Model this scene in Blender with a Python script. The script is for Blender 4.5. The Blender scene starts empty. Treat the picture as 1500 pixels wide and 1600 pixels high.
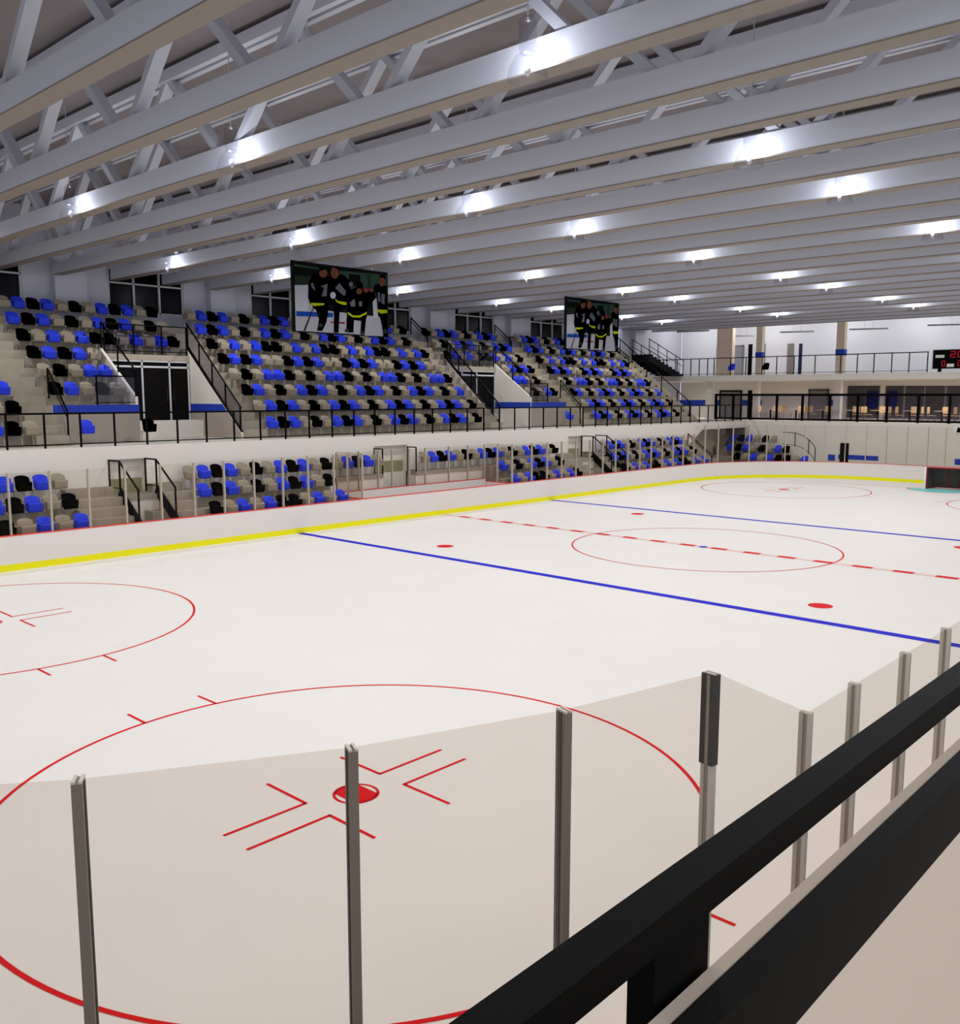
import bpy, math, random
from mathutils import Vector, Matrix
random.seed(4)
scene = bpy.context.scene
COL = scene.collection

# ------------------------------------------------------------------ camera
CAM = Vector((-28.3673, -15.6838, 5.2232))
YAW, PITCH, ROLL, FPX = 0.74904, -0.12636, 0.00106, 1419.47
_f = Vector((math.cos(PITCH)*math.cos(YAW), math.cos(PITCH)*math.sin(YAW), math.sin(PITCH)))
_r = Vector((math.sin(YAW), -math.cos(YAW), 0)); _u = _r.cross(_f)
_c, _s = math.cos(ROLL), math.sin(ROLL)
R_, U_ = _c*_r + _s*_u, -_s*_r + _c*_u
cam_data = bpy.data.cameras.new('camera'); cam = bpy.data.objects.new('camera', cam_data); COL.objects.link(cam)
cam_data.sensor_fit = 'HORIZONTAL'; cam_data.sensor_width = 36; cam_data.lens = FPX/1500*36
cam_data.clip_start = 0.05; cam_data.clip_end = 300
M = Matrix((R_, U_, -_f)).transposed().to_4x4(); M.translation = CAM
cam.matrix_world = M
scene.camera = cam

def at(px, py, axis, v):
    """where the sight line through a photo point meets the plane axis = v"""
    d = R_*((px-750)/FPX) - U_*((py-800)/FPX) + _f
    i = 'xyz'.index(axis)
    return CAM + d*((v-CAM[i])/d[i])

# ------------------------------------------------------------------ materials
def lin(c):
    return tuple(((v/255)/12.92 if v/255 <= .04045 else ((v/255+.055)/1.055)**2.4) for v in c) + (1,)
MATS = {}
def mat(name, rgb, rough=.6, metal=0, spec=.3, noise=0, nscale=8, emit=0):
    if name in MATS: return MATS[name]
    m = bpy.data.materials.new(name); m.use_nodes = True
    nt = m.node_tree; b = nt.nodes['Principled BSDF']
    col = lin(rgb)
    b.inputs['Base Color'].default_value = col
    b.inputs['Roughness'].default_value = rough
    b.inputs['Metallic'].default_value = metal
    b.inputs['Specular IOR Level'].default_value = spec
    if emit:
        b.inputs['Emission Color'].default_value = col
        b.inputs['Emission Strength'].default_value = emit
    if noise:
        tc = nt.nodes.new('ShaderNodeTexCoord'); n = nt.nodes.new('ShaderNodeTexNoise')
        n.inputs['Scale'].default_value = nscale; n.inputs['Detail'].default_value = 4
        r = nt.nodes.new('ShaderNodeMapRange')
        r.inputs['From Min'].default_value = .3; r.inputs['From Max'].default_value = .7
        r.inputs['To Min'].default_value = 1-noise; r.inputs['To Max'].default_value = 1+noise
        mx = nt.nodes.new('ShaderNodeVectorMath'); mx.operation = 'SCALE'
        mx.inputs[0].default_value = col[:3]
        nt.links.new(tc.outputs['Object'], n.inputs['Vector'])
        nt.links.new(n.outputs['Fac'], r.inputs['Value'])
        nt.links.new(r.outputs['Result'], mx.inputs['Scale'])
        nt.links.new(mx.outputs['Vector'], b.inputs['Base Color'])
    MATS[name] = m
    return m
def glass(name, tint, gloss=.03, rough=.02):
    m = bpy.data.materials.new(name); m.use_nodes = True
    nt = m.node_tree; nt.nodes.clear()
    o = nt.nodes.new('ShaderNodeOutputMaterial'); t = nt.nodes.new('ShaderNodeBsdfTransparent')
    g = nt.nodes.new('ShaderNodeBsdfGlossy'); mx = nt.nodes.new('ShaderNodeMixShader')
    t.inputs['Color'].default_value = (*tint, 1); g.inputs['Roughness'].default_value = rough
    mx.inputs['Fac'].default_value = gloss
    nt.links.new(t.outputs[0], mx.inputs[1]); nt.links.new(g.outputs[0], mx.inputs[2]); nt.links.new(mx.outputs[0], o.inputs[0])
    MATS[name] = m
    return m
ICE = mat('ice', (240, 236, 231), .5, spec=.25, noise=.012, nscale=.5)
RED = mat('ice_red', (226, 0, 5), .6, spec=.1); BLUE = mat('ice_blue', (18, 18, 205), .6, spec=.1); CYAN = mat('crease_blue', (120, 214, 214), .5)
PINK = mat('ice_pale_red', (240, 205, 200), .5)
BOARD = mat('board_white', (226, 219, 214), .5); YELLOW = mat('kick_yellow', (238, 231, 5), .5); CAPRED = mat('cap_red', (226, 60, 45), .5)
WHITE = mat('wall_white', (228, 221, 211), .8, noise=.01, nscale=.7); WALLCOOL = mat('wall_cool', (225, 226, 232), .8)
CONC = mat('terrace_concrete', (163, 153, 137), .9, noise=.06, nscale=6); FLOORC = mat('floor_concrete', (190, 184, 174), .8, noise=.04, nscale=2)
DADO = mat('grey_dado', (168, 157, 146), .8); STRIPE = mat('blue_stripe', (30, 62, 178), .6); GREEN = mat('green_dado', (150, 146, 108), .8)
STEEL = mat('truss_paint', (206, 208, 218), .4, spec=.4); WEB = mat('web_paint', (196, 198, 208), .4, spec=.4)
ROOF = mat('roof_deck', (138, 130, 132), .9, noise=.03, nscale=1)
BLACK = mat('black_metal', (4, 4, 4), .5, spec=.06); RAILTOP = mat('handrail_black', (5, 4, 3), .55, spec=.05)
POSTD = mat('post_grey_brown', (128, 117, 104), .5); POSTL = mat('post_pale_grey', (204, 196, 184), .5); GASKET = mat('post_gasket', (84, 77, 68), .6); POSTX = mat('post_dark_sleeve', (72, 68, 64), .4)  # brown and pale near posts: shade and reflected light put into the colour
SBLUE = mat('seat_blue', (40, 64, 226), .5, spec=.2); SBLACK = mat('seat_black', (2, 2, 2), .8, spec=.0); SGREY = mat('seat_taupe', (156, 145, 127), .6); BRACK = mat('seat_bracket', (170, 162, 150), .5)
DARKG = mat('dark_glass', (2, 3, 5), .25, spec=.1); FRAMEW = mat('frame_white', (205, 204, 208), .6); DOORD = mat('door_dark', (10, 5, 5), .5, spec=.1); DOORG = mat('door_grey', (128, 122, 120), .6)
WOOD = mat('chair_wood', (240, 205, 150), .6); TABLEM = mat('table_top', (240, 208, 160), .6)
NET = mat('goal_net', (74, 73, 70), .9); GOALRED = mat('goal_red', (150, 14, 26), .5); PAD = mat('goal_pad', (240, 238, 232), .6)
SHADE = glass('lamp_glass', (.86, .86, .88), .03, .35); LAMPG = mat('lamp_housing', (190, 190, 196), .5)
GL_NEAR = glass('shield_near', (.915, .888, .862), .012, .03); GL_FAR = glass('shield_far', (.965, .955, .94), .004, .03); GL_RAIL = glass('rail_glass', (.80, .80, .86), .02, .03)
TUBE = mat('tube_fixture', (120, 118, 118), .5); BLACKSTAIR = mat('stair_dark', (14, 14, 22), .7, spec=.1); PARA = mat('parapet_beige', (216, 198, 178), .8)
GREYWIN = mat('lounge_glass', (78, 74, 74), .3); POSTERBLUE = mat('screen_blue', (16, 26, 92), .3)

# ------------------------------------------------------------------ mesh helpers
class MB:
    def __init__(s): s.v = []; s.f = []; s.m = []
    def add(s, vs, fs, mi=0):
        n = len(s.v); s.v += [tuple(v) for v in vs]; s.f += [tuple(n+i for i in f) for f in fs]; s.m += [mi]*len(fs); return s
    def box(s, a, b, mi=0):
        x0, x1 = sorted((a[0], b[0])); y0, y1 = sorted((a[1], b[1])); z0, z1 = sorted((a[2], b[2]))
        return s.add([(x0,y0,z0),(x1,y0,z0),(x1,y1,z0),(x0,y1,z0),(x0,y0,z1),(x1,y0,z1),(x1,y1,z1),(x0,y1,z1)],
                     [(0,3,2,1),(4,5,6,7),(0,1,5,4),(1,2,6,5),(2,3,7,6),(3,0,4,7)], mi)
    def bar(s, p, q, w, h, up=(0,0,1), mi=0):
        p, q = Vector(p), Vector(q); d = (q-p).normalized(); u = Vector(up)
        if abs(d.dot(u)) > .99: u = Vector((0,1,0))
        r = d.cross(u).normalized(); u = r.cross(d)
        vs = [c + r*sx*w/2 + u*sz*h/2 for c in (p, q) for sx, sz in ((-1,-1),(1,-1),(1,1),(-1,1))]
        return s.add(vs, [(0,1,2,3),(7,6,5,4),(0,4,5,1),(1,5,6,2),(2,6,7,3),(3,7,4,0)], mi)
    def tube(s, pts, r, n=8, mi=0):
        for p, q in zip(pts[:-1], pts[1:]):
            p, q = Vector(p), Vector(q); d = (q-p).normalized(); u = Vector((0,0,1)) if abs(d.z) < .95 else Vector((0,1,0))
            a = d.cross(u).normalized(); b = a.cross(d)
            vs = [c + (a*math.cos(2*math.pi*i/n) + b*math.sin(2*math.pi*i/n))*r for c in (p, q) for i in range(n)]
            s.add(vs, [(i, (i+1) % n, n+(i+1) % n, n+i) for i in range(n)] + [tuple(range(n))[::-1], tuple(range(n, 2*n))], mi)
        return s
    def prism(s, poly, axis, a, b, mi=0):
        """poly: 2-D points in the two other axes, extruded along axis from a to b"""
        n = len(poly)
        def P(p, t): return {'x': (t, p[0], p[1]), 'y': (p[0], t, p[1]), 'z': (p[0], p[1], t)}[axis]
        vs = [P(p, a) for p in poly] + [P(p, b) for p in poly]
        return s.add(vs, [tuple(range(n))[::-1], tuple(range(n, 2*n))] + [(i, (i+1) % n, n+(i+1) % n, n+i) for i in range(n)], mi)
    def lathe(s, prof, c=(0,0,0), n=20, mi=0):
        vs = [(c[0]+r*math.cos(2*math.pi*i/n), c[1]+r*math.sin(2*math.pi*i/n), c[2]+z) for r, z in prof for i in range(n)]
        return s.add(vs, [(k*n+i, k*n+(i+1) % n, (k+1)*n+(i+1) % n, (k+1)*n+i) for k in range(len(prof)-1) for i in range(n)], mi)
    def ring(s, cx, cy, r0, r1, z, a0=0, a1=360, n=96, mi=0):
        full = (a1-a0) >= 360; k = n if full else n+1
        vs = []
        for i in range(k):
            a = math.radians(a0+(a1-a0)*i/n)
            vs += [(cx+r0*math.cos(a), cy+r0*math.sin(a), z), (cx+r1*math.cos(a), cy+r1*math.sin(a), z)]
        return s.add(vs, [(2*i, 2*i+1, (2*((i+1) % k))+1, 2*((i+1) % k)) for i in range(n)], mi)
    def quad(s, x0, y0, x1, y1, z, mi=0):
        return s.add([(x0,y0,z),(x1,y0,z),(x1,y1,z),(x0,y1,z)], [(0,1,2,3)], mi)
    def mesh(s, name, mats, smooth=False):
        me = bpy.data.meshes.new(name); me.from_pydata(s.v, [], s.f)
        for m in (mats if isinstance(mats, (list, tuple)) else [mats]): me.materials.append(m)
        me.polygons.foreach_set('material_index', s.m)
        if smooth: me.polygons.foreach_set('use_smooth', [True]*len(s.f))
        me.update(); return me
def link(name, data, parent=None, loc=None):
    o = bpy.data.objects.new(name, data); COL.objects.link(o)
    if parent: o.parent = parent
    if loc: o.location = loc
    return o
def obj(name, mb, mats, parent=None, smooth=False, loc=None):
    return link(name, mb.mesh(name, mats, smooth), parent, loc)
def tag(o, label, cat, group=None):
    o['label'] = label; o['category'] = cat
    if group: o['group'] = group
    return o
def thing(name, label, cat, loc=(0,0,0), group=None, rz=0):
    o = link(name, None, loc=loc); o.rotation_euler.z = rz
    return tag(o, label, cat, group)
def struct(name, mb, mats, parent=None):
    o = obj(name, mb, mats, parent); o['kind'] = 'structure'; return o
ORD = 'zeroth first second third fourth fifth sixth seventh eighth ninth tenth eleventh twelfth thirteenth fourteenth fifteenth sixteenth seventeenth eighteenth nineteenth twentieth twenty-first twenty-second twenty-third twenty-fourth twenty-fifth twenty-sixth twenty-seventh twenty-eighth twenty-ninth thirtieth'.split()
ORD += ['thirty-'+w for w in ORD[1:10]] + ['fortieth'] + ['forty-'+w for w in ORD[1:10]] + ['fiftieth']

# ------------------------------------------------------------------ rink
HL, HW, RC = 30.48, 12.95, 8.53
def outline(off=0, n=18):
    pts = []
    for cx, cy, a0 in ((HL-RC, HW-RC, 0), (-(HL-RC), HW-RC, 90), (-(HL-RC), -(HW-RC), 180), (HL-RC, -(HW-RC), 270)):
        for i in range(n+1):
            a = math.radians(a0+90*i/n); pts.append((cx+(RC+off)*math.cos(a), cy+(RC+off)*math.sin(a)))
    return pts
def ringwall(o0, o1, z0, z1):
    a, b = outline(o0), outline(o1); n = len(a)
    vs = [(x,y,z0) for x,y in a]+[(x,y,z1) for x,y in a]+[(x,y,z0) for x,y in b]+[(x,y,z1) for x,y in b]
    fs = []
    for i in range(n):
        j = (i+1) % n
        fs += [(i, n+i, n+j, j), (2*n+i, 2*n+j, 3*n+j, 3*n+i), (n+i, 3*n+i, 3*n+j, n+j), (i, j, 2*n+j, 2*n+i)]
    return MB().add(vs, fs)
struct('floor', MB().box((-46,-26,-.35), (46,26,-.05)), FLOORC)
ice_mb = MB(); _o = outline(); ice_mb.add([(x,y,-.04) for x,y in _o]+[(x,y,0) for x,y in _o], [tuple(range(len(_o)))[::-1], tuple(range(len(_o), 2*len(_o)))]+[(i,(i+1) % len(_o),len(_o)+(i+1) % len(_o),len(_o)+i) for i in range(len(_o))])
ice = struct('floor_ice', ice_mb, ICE)
Z = .004
def mark(name, mb, m): return obj(name, mb, m, ice)
for sx in (-1, 1):
    mark('blue_line', MB().quad(sx*7.75-.15, -HW+.02, sx*7.75+.15, HW-.02, Z), BLUE)
    gx = sx*27.13
    mark('goal_line', MB().quad(gx-.03, -10.7, gx+.03, 10.7, Z), RED)
    cr = MB(); n = 24; pts = [(gx-sx*math.sqrt(max(0, 1.83**2-(-1.83+3.66*i/n)**2))*1., -1.83+3.66*i/n) for i in range(n+1)]
    cr.add([(x,y,Z) for x,y in pts], [tuple(range(n+1))]); mark('goal_crease', cr, CYAN)
    mark('crease_outline', MB().ring(gx, 0, 1.83, 1.88, Z+.001, 90 if sx > 0 else -90, 270 if sx > 0 else 90), RED)
cl = MB().quad(-.15, -HW+.02, .15, HW-.02, Z, 1)
for k in range(-10, 11): cl.quad(-.15, k*1.22-.91, .15, k*1.22-.30, Z+.002, 0)
mark('center_line', cl, [RED, PINK])
mark('center_spot', MB().ring(0, 0, 0, .16, Z+.004, n=24), BLUE)
mark('center_circle', MB().ring(0, 0, 4.545, 4.6, Z+.002), RED)
for sx in (-1, 1):
    for sy in (-1, 1):
        mark('neutral_spot', MB().ring(sx*6.1, sy*6.7, 0, .3, Z, n=32), RED)
        cx, cy = sx*21.08, sy*6.67
        mark('faceoff_circle', MB().ring(cx, cy, 4.545, 4.6, Z, n=128), RED)
        sp = MB().ring(cx, cy, .27, .31, Z, n=40)
        arc = [(cx+.285*math.cos(a), cy+.285*math.sin(a)) for a in [math.radians(t) for t in list(range(-48, 49, 8))+list(range(132, 229, 8))]]
        arc = [(cx+.2*(1 if abs(y-cy) < .28 else 1)*((x-cx)/abs(x-cx)) if abs(x-cx) > .19 else x, y) for x, y in [(cx+.285*math.cos(math.radians(t)), cy+.285*math.sin(math.radians(t))) for t in range(0, 360, 8)]]
        sp.add([(x, y, Z) for x, y in arc], [tuple(range(len(arc)))]); mark('faceoff_spot', sp, RED)
        l = MB()
        for ax in (-1, 1):
            for ay in (-1, 1):
                x0, y0 = cx+ax*.63, cy+ay*.25
                l.quad(min(x0, x0+ax*1.2), y0-.025, max(x0, x0+ax*1.2), y0+.025, Z)
                l.quad(x0-.025, min(y0-.02*ay, y0+ay*.87), x0+.025, max(y0-.02*ay, y0+ay*.87), Z)
        mark('restraining_mark', l, RED)
        h = MB()
        for ax in (-1, 1):
            for ay in (-1, 1):
                h.quad(cx+ax*.64-.025, min(cy+ay*4.52, cy+ay*5.12), cx+ax*.64+.025, max(cy+ay*4.52, cy+ay*5.12), Z)
        mark('hash_mark', h, RED)
boards = thing('dasher_boards', 'long white dasher boards ringing the ice with yellow kick strip', 'rink boards')
obj('board_panel', ringwall(.0, .12, -.045, 1.05), BOARD, boards)
o = obj('kick_plate', ringwall(-.012, .0, 0.0, .2), YELLOW, boards); o['label'] = 'yellow kick strip at the foot of the boards'
o = obj('cap_rail', ringwall(-.012, .125, 1.05, 1.075), CAPRED, boards); o['label'] = 'thin red cap along the top of the boards'

# ---------------- shield glass and posts
def post_mesh(name, h, dark):
    mb = MB(); w = .024
    mb.box((-w,-.045,0), (w,.045,h), 0); mb.box((-w-.007,-.012,0), (-w,.012,h), 1); mb.box((w,-.012,0), (w+.007,.012,h), 1)
    mb.box((-.014,-.052,0), (.014,-.045,h), 0); mb.box((-w,-.045,h), (-.008,.045,h+.012), 2); mb.box((.008,-.045,h), (w,.045,h+.012), 2)
    return mb.mesh(name, [{True: POSTD, False: POSTL, 2: POSTF}[dark], GASKET if dark is True else mat('post_groove', (150, 141, 129), .6), POSTL])
POSTF = mat('post_far_grey', (182, 172, 157), .5)
PM = {}
def add_post(x, y, z, h, ang, label, group, dark=False):
    if y > 0 or x > 20: dark = 2
    k = (round(h, 2), str(dark))
    if k not in PM: PM[k] = post_mesh('shield_post', h, dark)
    o = link('shield_post', PM[k], loc=(x, y, z)); o.rotation_euler.z = ang
    return tag(o, label, 'glass post', group)
def add_panel(p, q, z0, z1, m, label, group, z1b=None):
    p, q = Vector((*p, 0)), Vector((*q, 0)); d = (q-p).normalized(); p += d*.035; q -= d*.035; nrm = Vector((-d.y, d.x, 0))*.006
    z1b = z1 if z1b is None else z1b
    vs = []
    for sgn in (-1, 1):
        for c, z in ((p, z0), (q, z0), (q, z1b), (p, z1)): vs.append((c.x+sgn*nrm.x, c.y+sgn*nrm.y, z))
    mb = MB().add(vs, [(0,1,2,3), (7,6,5,4), (0,4,5,1), (1,5,6,2), (2,6,7,3), (3,7,4,0)])
    return tag(obj('glass_shield', mb, m), label, 'rink glass', group)
GO = .06   # shield line just behind the inner face of the boards
# far side, left of the bench, then bench, then right of it
xs = [-19.4, -18.19, -16.98, -15.79, -14.58, -13.34, -12.11, -10.93, -9.69, -8.43, -7.27, -6.02, -4.57]
yb = HW+GO
for i, x in enumerate(xs):
    if x > -18.5:
        add_post(x, yb, 1.075, 1.86, 0, f'thin pale glass post on the far boards, {ORD[len(xs)-i]} leftward from the bench', 'posts on the far boards left of the bench')
    if i: add_panel((xs[i-1], yb), (x, yb), 1.075, 2.93, GL_FAR, f'clear shield pane on the far boards, {ORD[len(xs)-i]} leftward from the bench', 'panes on the far boards left of the bench')
xr = [4.76, 6.24, 7.45, 8.65, 9.86, 11.07, 12.28, 13.49, 14.7, 15.9, 17.1, 18.3, 19.5, 20.7, 21.95]
for i, x in enumerate(xr):
    add_post(x, yb, 1.075, 1.86, 0, f'thin pale glass post on the far boards, {ORD[i+1]} rightward from the bench', 'posts on the far boards right of the bench')
    if i: add_panel((xr[i-1], yb), (x, yb), 1.075, 2.93, GL_FAR, f'clear shield pane on the far boards, {ORD[i]} rightward from the bench', 'panes on the far boards right of the bench')
# bench: recessed back wall with its own cap and glass
YB = 14.72
bench = thing('bench_wall', 'recessed white players bench wall behind the far boards, red cap', 'bench wall')
obj('wall_panel', MB().box((-4.57, YB, -.045), (4.76, YB+.1, 1.18)).box((-4.63, HW+.125, -.045), (-4.51, YB, 1.05)).box((4.70, HW+.125, -.045), (4.82, YB, 1.05)), BOARD, bench)
obj('cap_rail', MB().box((-4.57, YB-.01, 1.18), (4.76, YB+.11, 1.21)).box((-4.64, HW+.13, 1.05), (-4.5, YB, 1.075)).box((4.69, HW+.13, 1.05), (4.83, YB, 1.075)), CAPRED, bench)
xm = [-4.5, -3.3, -2.2, -1.4, -.35, .65, 2.2, 3.5, 4.7]
for i, x in enumerate(xm):
    add_post(x, YB+.05, 1.21, 1.66, 0, f'thin pale post on the bench back wall, {ORD[i+1]} from the left', 'posts on the bench back wall')
    if i: add_panel((xm[i-1], YB+.05), (x, YB+.05), 1.21, 2.85, GL_FAR, f'clear pane on the bench back wall, {ORD[i]} from the left', 'panes on the bench back wall')
for x, w in ((-4.57, 'left'), (4.76, 'right')):
    for k, (y0, y1) in enumerate(((yb, 13.95), (13.95, YB))):
        add_panel((x, y0+.02), (x, y1-.02), 1.075, 2.93, GL_NEAR, f'tinted return pane at the {w} end of the bench, {("front", "rear")[k]} one', 'return panes at the bench ends')
    add_post(x, 13.95, 1.075, 1.86, math.pi/2, f'slim post between the two return panes at the {w} bench end', 'posts at the bench ends')
# far right corner and far end
pts = [(21.95+(RC+GO)*math.cos(math.radians(a)), 4.42+(RC+GO)*math.sin(math.radians(a)), math.radians(a+90)) for a in [90-8.18*k for k in range(1, 12)]]
ys = [3.2, 2.0, 1.0, -.2, -1.4, -2.6, -3.8, -5.0]
pts += [(HL+GO, y, math.pi/2) for y in ys]
prev = (21.95, yb)
for i, (x, y, a) in enumerate(pts):
    add_post(x, y, 1.075, 2.36, a, f'tall slim post around the far right corner and end, {ORD[i+1]} along', 'posts on the far end boards')
    add_panel(prev, (x, y), 1.075, 3.43, GL_FAR, f'tall clear pane around the far right corner and end, {ORD[i+1]} along', 'panes on the far end boards', None)
    prev = (x, y)
# near right corner (high) and near side (low)
an = [220.1, 228.3, 236.5, 245.0, 253.4, 261.6]
pn = [(-21.95+(RC+GO)*math.cos(math.radians(a)), -4.42+(RC+GO)*math.sin(math.radians(a)), math.radians(a+90)) for a in an]
lab = ['', '', 'leftmost tall grey-brown glass post in the near corner', 'second tall glass post in the near corner, beside the red spot', 'third tall glass post in the near corner', 'fourth tall glass post, dark at its top, where the glass steps down']
for i, (x, y, a) in enumerate(pn):
    if i >= 2:
        p_ = add_post(x, y, 1.075, 2.38, a+math.pi, lab[i], 'tall posts in the near corner', dark=i < 5)
        if i == 5:
            o = obj('top_sleeve', MB().box((-.03,-.055,1.78), (.03,.05,2.385)), POSTX, p_); o['label'] = 'dark upper sleeve'  # dark reflection on the post top, painted as a separate box
    if i: add_panel(pn[i-1][:2], (x, y), 1.075, 3.46, GL_NEAR, ['', 'large clear pane off the left edge of the near corner', 'large clear pane left of the leftmost near post', 'large clear pane between first and second near posts', 'large clear pane between second and third near posts', 'large clear pane between third and fourth near posts'][i], 'tall panes in the near corner')
NS = [-21.9, -20.95, -19.72, -18.5, -17.3, -16.1, -14.9, -13.7]
add_panel(pn[5][:2], (NS[0], -HW-GO), 1.075, 3.46, GL_NEAR, 'clear pane with a sloping top where near glass steps down', 'low panes on the near side', 2.9)
for i, x in enumerate(NS):
    add_post(x, -HW-GO, 1.075, 1.80, math.pi, f'low pale glass post along the near side, {ORD[i+1]} after the step', 'low posts on the near side')
    if i: add_panel((NS[i-1], -HW-GO), (x, -HW-GO), 1.075, 2.87, GL_NEAR, f'low clear pane along the near side, {ORD[i]} after the step', 'low panes on the near side')

# ---------------- goal
goal = thing('hockey_goal', 'red-framed hockey goal with dark net at the far end', 'goal', (27.13, 0, 0))
g = MB(); 
for s in (-1, 1):
    g.tube([(0, s*.92, 0), (0, s*.92, 1.22)], .035); g.tube([(0, s*.92, 1.2), (.5, s*.85, 1.2), (1.05, s*.75, .05)], .03); g.tube([(0, s*.92, .035), (1.05, s*.75, .035)], .03)
g.tube([(0, -.95, 1.22), (0, .95, 1.22)], .035); g.tube([(.5, -.85, 1.2), (.5, .85, 1.2)], .03); g.tube([(1.05, -.75, .05), (1.05, .75, .05)], .03)
g.tube([(.5, 0, 1.2), (1.05, 0, .05)], .035)
obj('goal_frame', g, GOALRED, goal)
n = MB(); n.add([(.5,-.85,1.2),(.5,.85,1.2),(1.03,.75,.05),(1.03,-.75,.05)], [(0,1,2,3)])
for s in (-1, 1): n.add([(0,s*.92,1.2),(.5,s*.85,1.2),(1.03,s*.75,.05),(0,s*.92,.03)], [(0,1,2,3)])
n.add([(0,-.92,1.2),(0,.92,1.2),(.5,.85,1.2),(.5,-.85,1.2)], [(0,1,2,3)])
obj('net', n, NET, goal)
obj('side_pad', MB().box((-.04,.957,.0), (.4,1.06,1.22)), PAD, goal)

# ------------------------------------------------------------------ stands
DY0, RUN, RISE, T0 = 33.02, .915, .695, 3.49
YC = CAM.y
def yk(k): return DY0+RUN*(k-1)+YC            # seat back line of upper row k
def tk(k): return T0+RISE*(k-1)               # tread height of upper row k
def yr(k): return yk(k-1)+.15 if k > 1 else yk(1)-.75   # riser of row k
YW = 24.75                                    # window wall
def terrace(name, x0, x1, rows, base=3.2, steps=False):
    mb = MB()
    for k in rows:
        y1 = yr(k+1) if k < 8 else YW
        mb.box((x0, yr(k), base), (x1, y1, tk(k)))
        if steps and k < 8: mb.box((x0+.01, y1-.45, tk(k)), (x1-.01, y1, tk(k)+RISE/2))
    return struct(name, mb, CONC)
terrace('terrace_floor', -31, -15.75, range(1, 9)); terrace('stairway_floor', -15.75, -14.6, range(1, 9), steps=True)
terrace('terrace_floor', -14.6, -11.42, range(3, 9)); terrace('terrace_floor', -11.42, -7.35, range(6, 9), 6.72)
terrace('stairway_floor', -7.35, -6.33, range(1, 9), steps=True); terrace('terrace_floor', -6.33, 7.63, range(1, 9))
terrace('stairway_floor', 7.63, 8.65, range(1, 9), steps=True); terrace('terrace_floor', 8.65, 12.72, range(6, 9), 6.72)
terrace('terrace_floor', 12.72, 15.9, range(3, 9)); terrace('stairway_floor', 15.9, 17.15, range(1, 9), steps=True)
terrace('terrace_floor', 17.15, 27.85, range(1, 9)); terrace('stairway_floor', 27.85, 29.0, range(1, 9), steps=True)
# walkway slab with white fascia beneath
YF = 15.6
struct('walkway_floor', MB().box((-46, YF, 3.2), (34, YW, 3.48)), FLOORC)
fas = MB().box((-46, YF, -.05), (-13.9, YF+.35, 3.2)).box((-12.55, YF, -.05), (-1.7, YF+.35, 3.2)).box((.3, YF, -.05), (12.57, YF+.35, 3.2)).box((13.94, YF, -.05), (25.6, YF+.35, 3.2))
fas.box((-46, YF-.004, 3.0), (34, YF-.0005, 3.48)).prism([(25.6, 1.9), (27.6, 3.0), (25.6, 3.0)], 'y', YF, YF+.3)  # end triangle: diagonal between lit and shaded wall put into the shape
struct('wall_fascia', fas, WHITE)
# recesses in the fascia: a green dado at the back of each passage
for x0, x1 in ((-13.9, -12.55), (-1.7, .3), (12.57, 13.94)):
    struct('wall_passage', MB().box((x0, YF+.36, -.05), (x1, YF+.5, 3.2), 0).box((x0, YF+.33, 1.78), (x1, YF+.36, 2.28), 1), [WHITE, GREEN])
struct('wall_corner', MB().box((25.6, 17.6, -.05), (34, 17.8, 3.2)), PARA)

# lower terraces
DL = {1: 29.3+YC, 2: 30.1+YC, 3: 30.9+YC}; TL = {1: .58, 2: 1.18, 3: 1.78}
def lyr(k): return DL[k-1]+.14 if k > 1 else 13.12
def lower(name, x0, x1, rows, steps=False):
    mb = MB()
    for k in rows:
        y1 = lyr(k+1) if k < 3 else YF+.1
        mb.box((x0, lyr(k), -.05), (x1, y1, TL[k]))
        if steps: mb.box((x0, y1-.38 if k < 3 else y1-.5, TL[k]), (x1, y1, TL[k]+.3))
    return struct(name, mb, CONC)
lower('terrace_floor', -30, -15.6, (1, 2, 3)); lower('stairway_floor', -15.6, -13.95, (1, 2, 3), True); lower('stairway_floor', -12.5, -11.35, (1, 2, 3), True)
lower('terrace_floor', -11.35, -5.0, (1, 2, 3)); lower('terrace_floor', 4.9, 11.4, (1, 2, 3)); lower('stairway_floor', 11.4, 12.55, (1, 2, 3), True)
lower('stairway_floor', 13.96, 14.9, (1, 2, 3), True); lower('terrace_floor', 14.9, 25.3, (1, 2, 3)); lower('stairway_floor', 25.3, 26.4, (1, 2, 3), True)
for x0, x1 in ((-5.0, -1.7), (.3, 4.9)):
    struct('platform_floor', MB().box((x0, 14.98, 1.62), (x1, YF+.1, 1.78), 0).box((x0, 15.02, -.05), (x1, YF+.1, 1.62), 1), [CONC, WHITE])
for x0, x1 in ((-13.95, -12.5), (12.55, 13.96)):
    struct('landing_floor', MB().box((x0, 14.75, 1.62), (x1, YF+.36, 1.78), 0).box((x0, 14.8, -.05), (x1, YF+.36, 1.62), 1).box((x0+.9, 14.2, -.05), (x1, 14.8, 1.2), 0), [CONC, WHITE])

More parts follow.
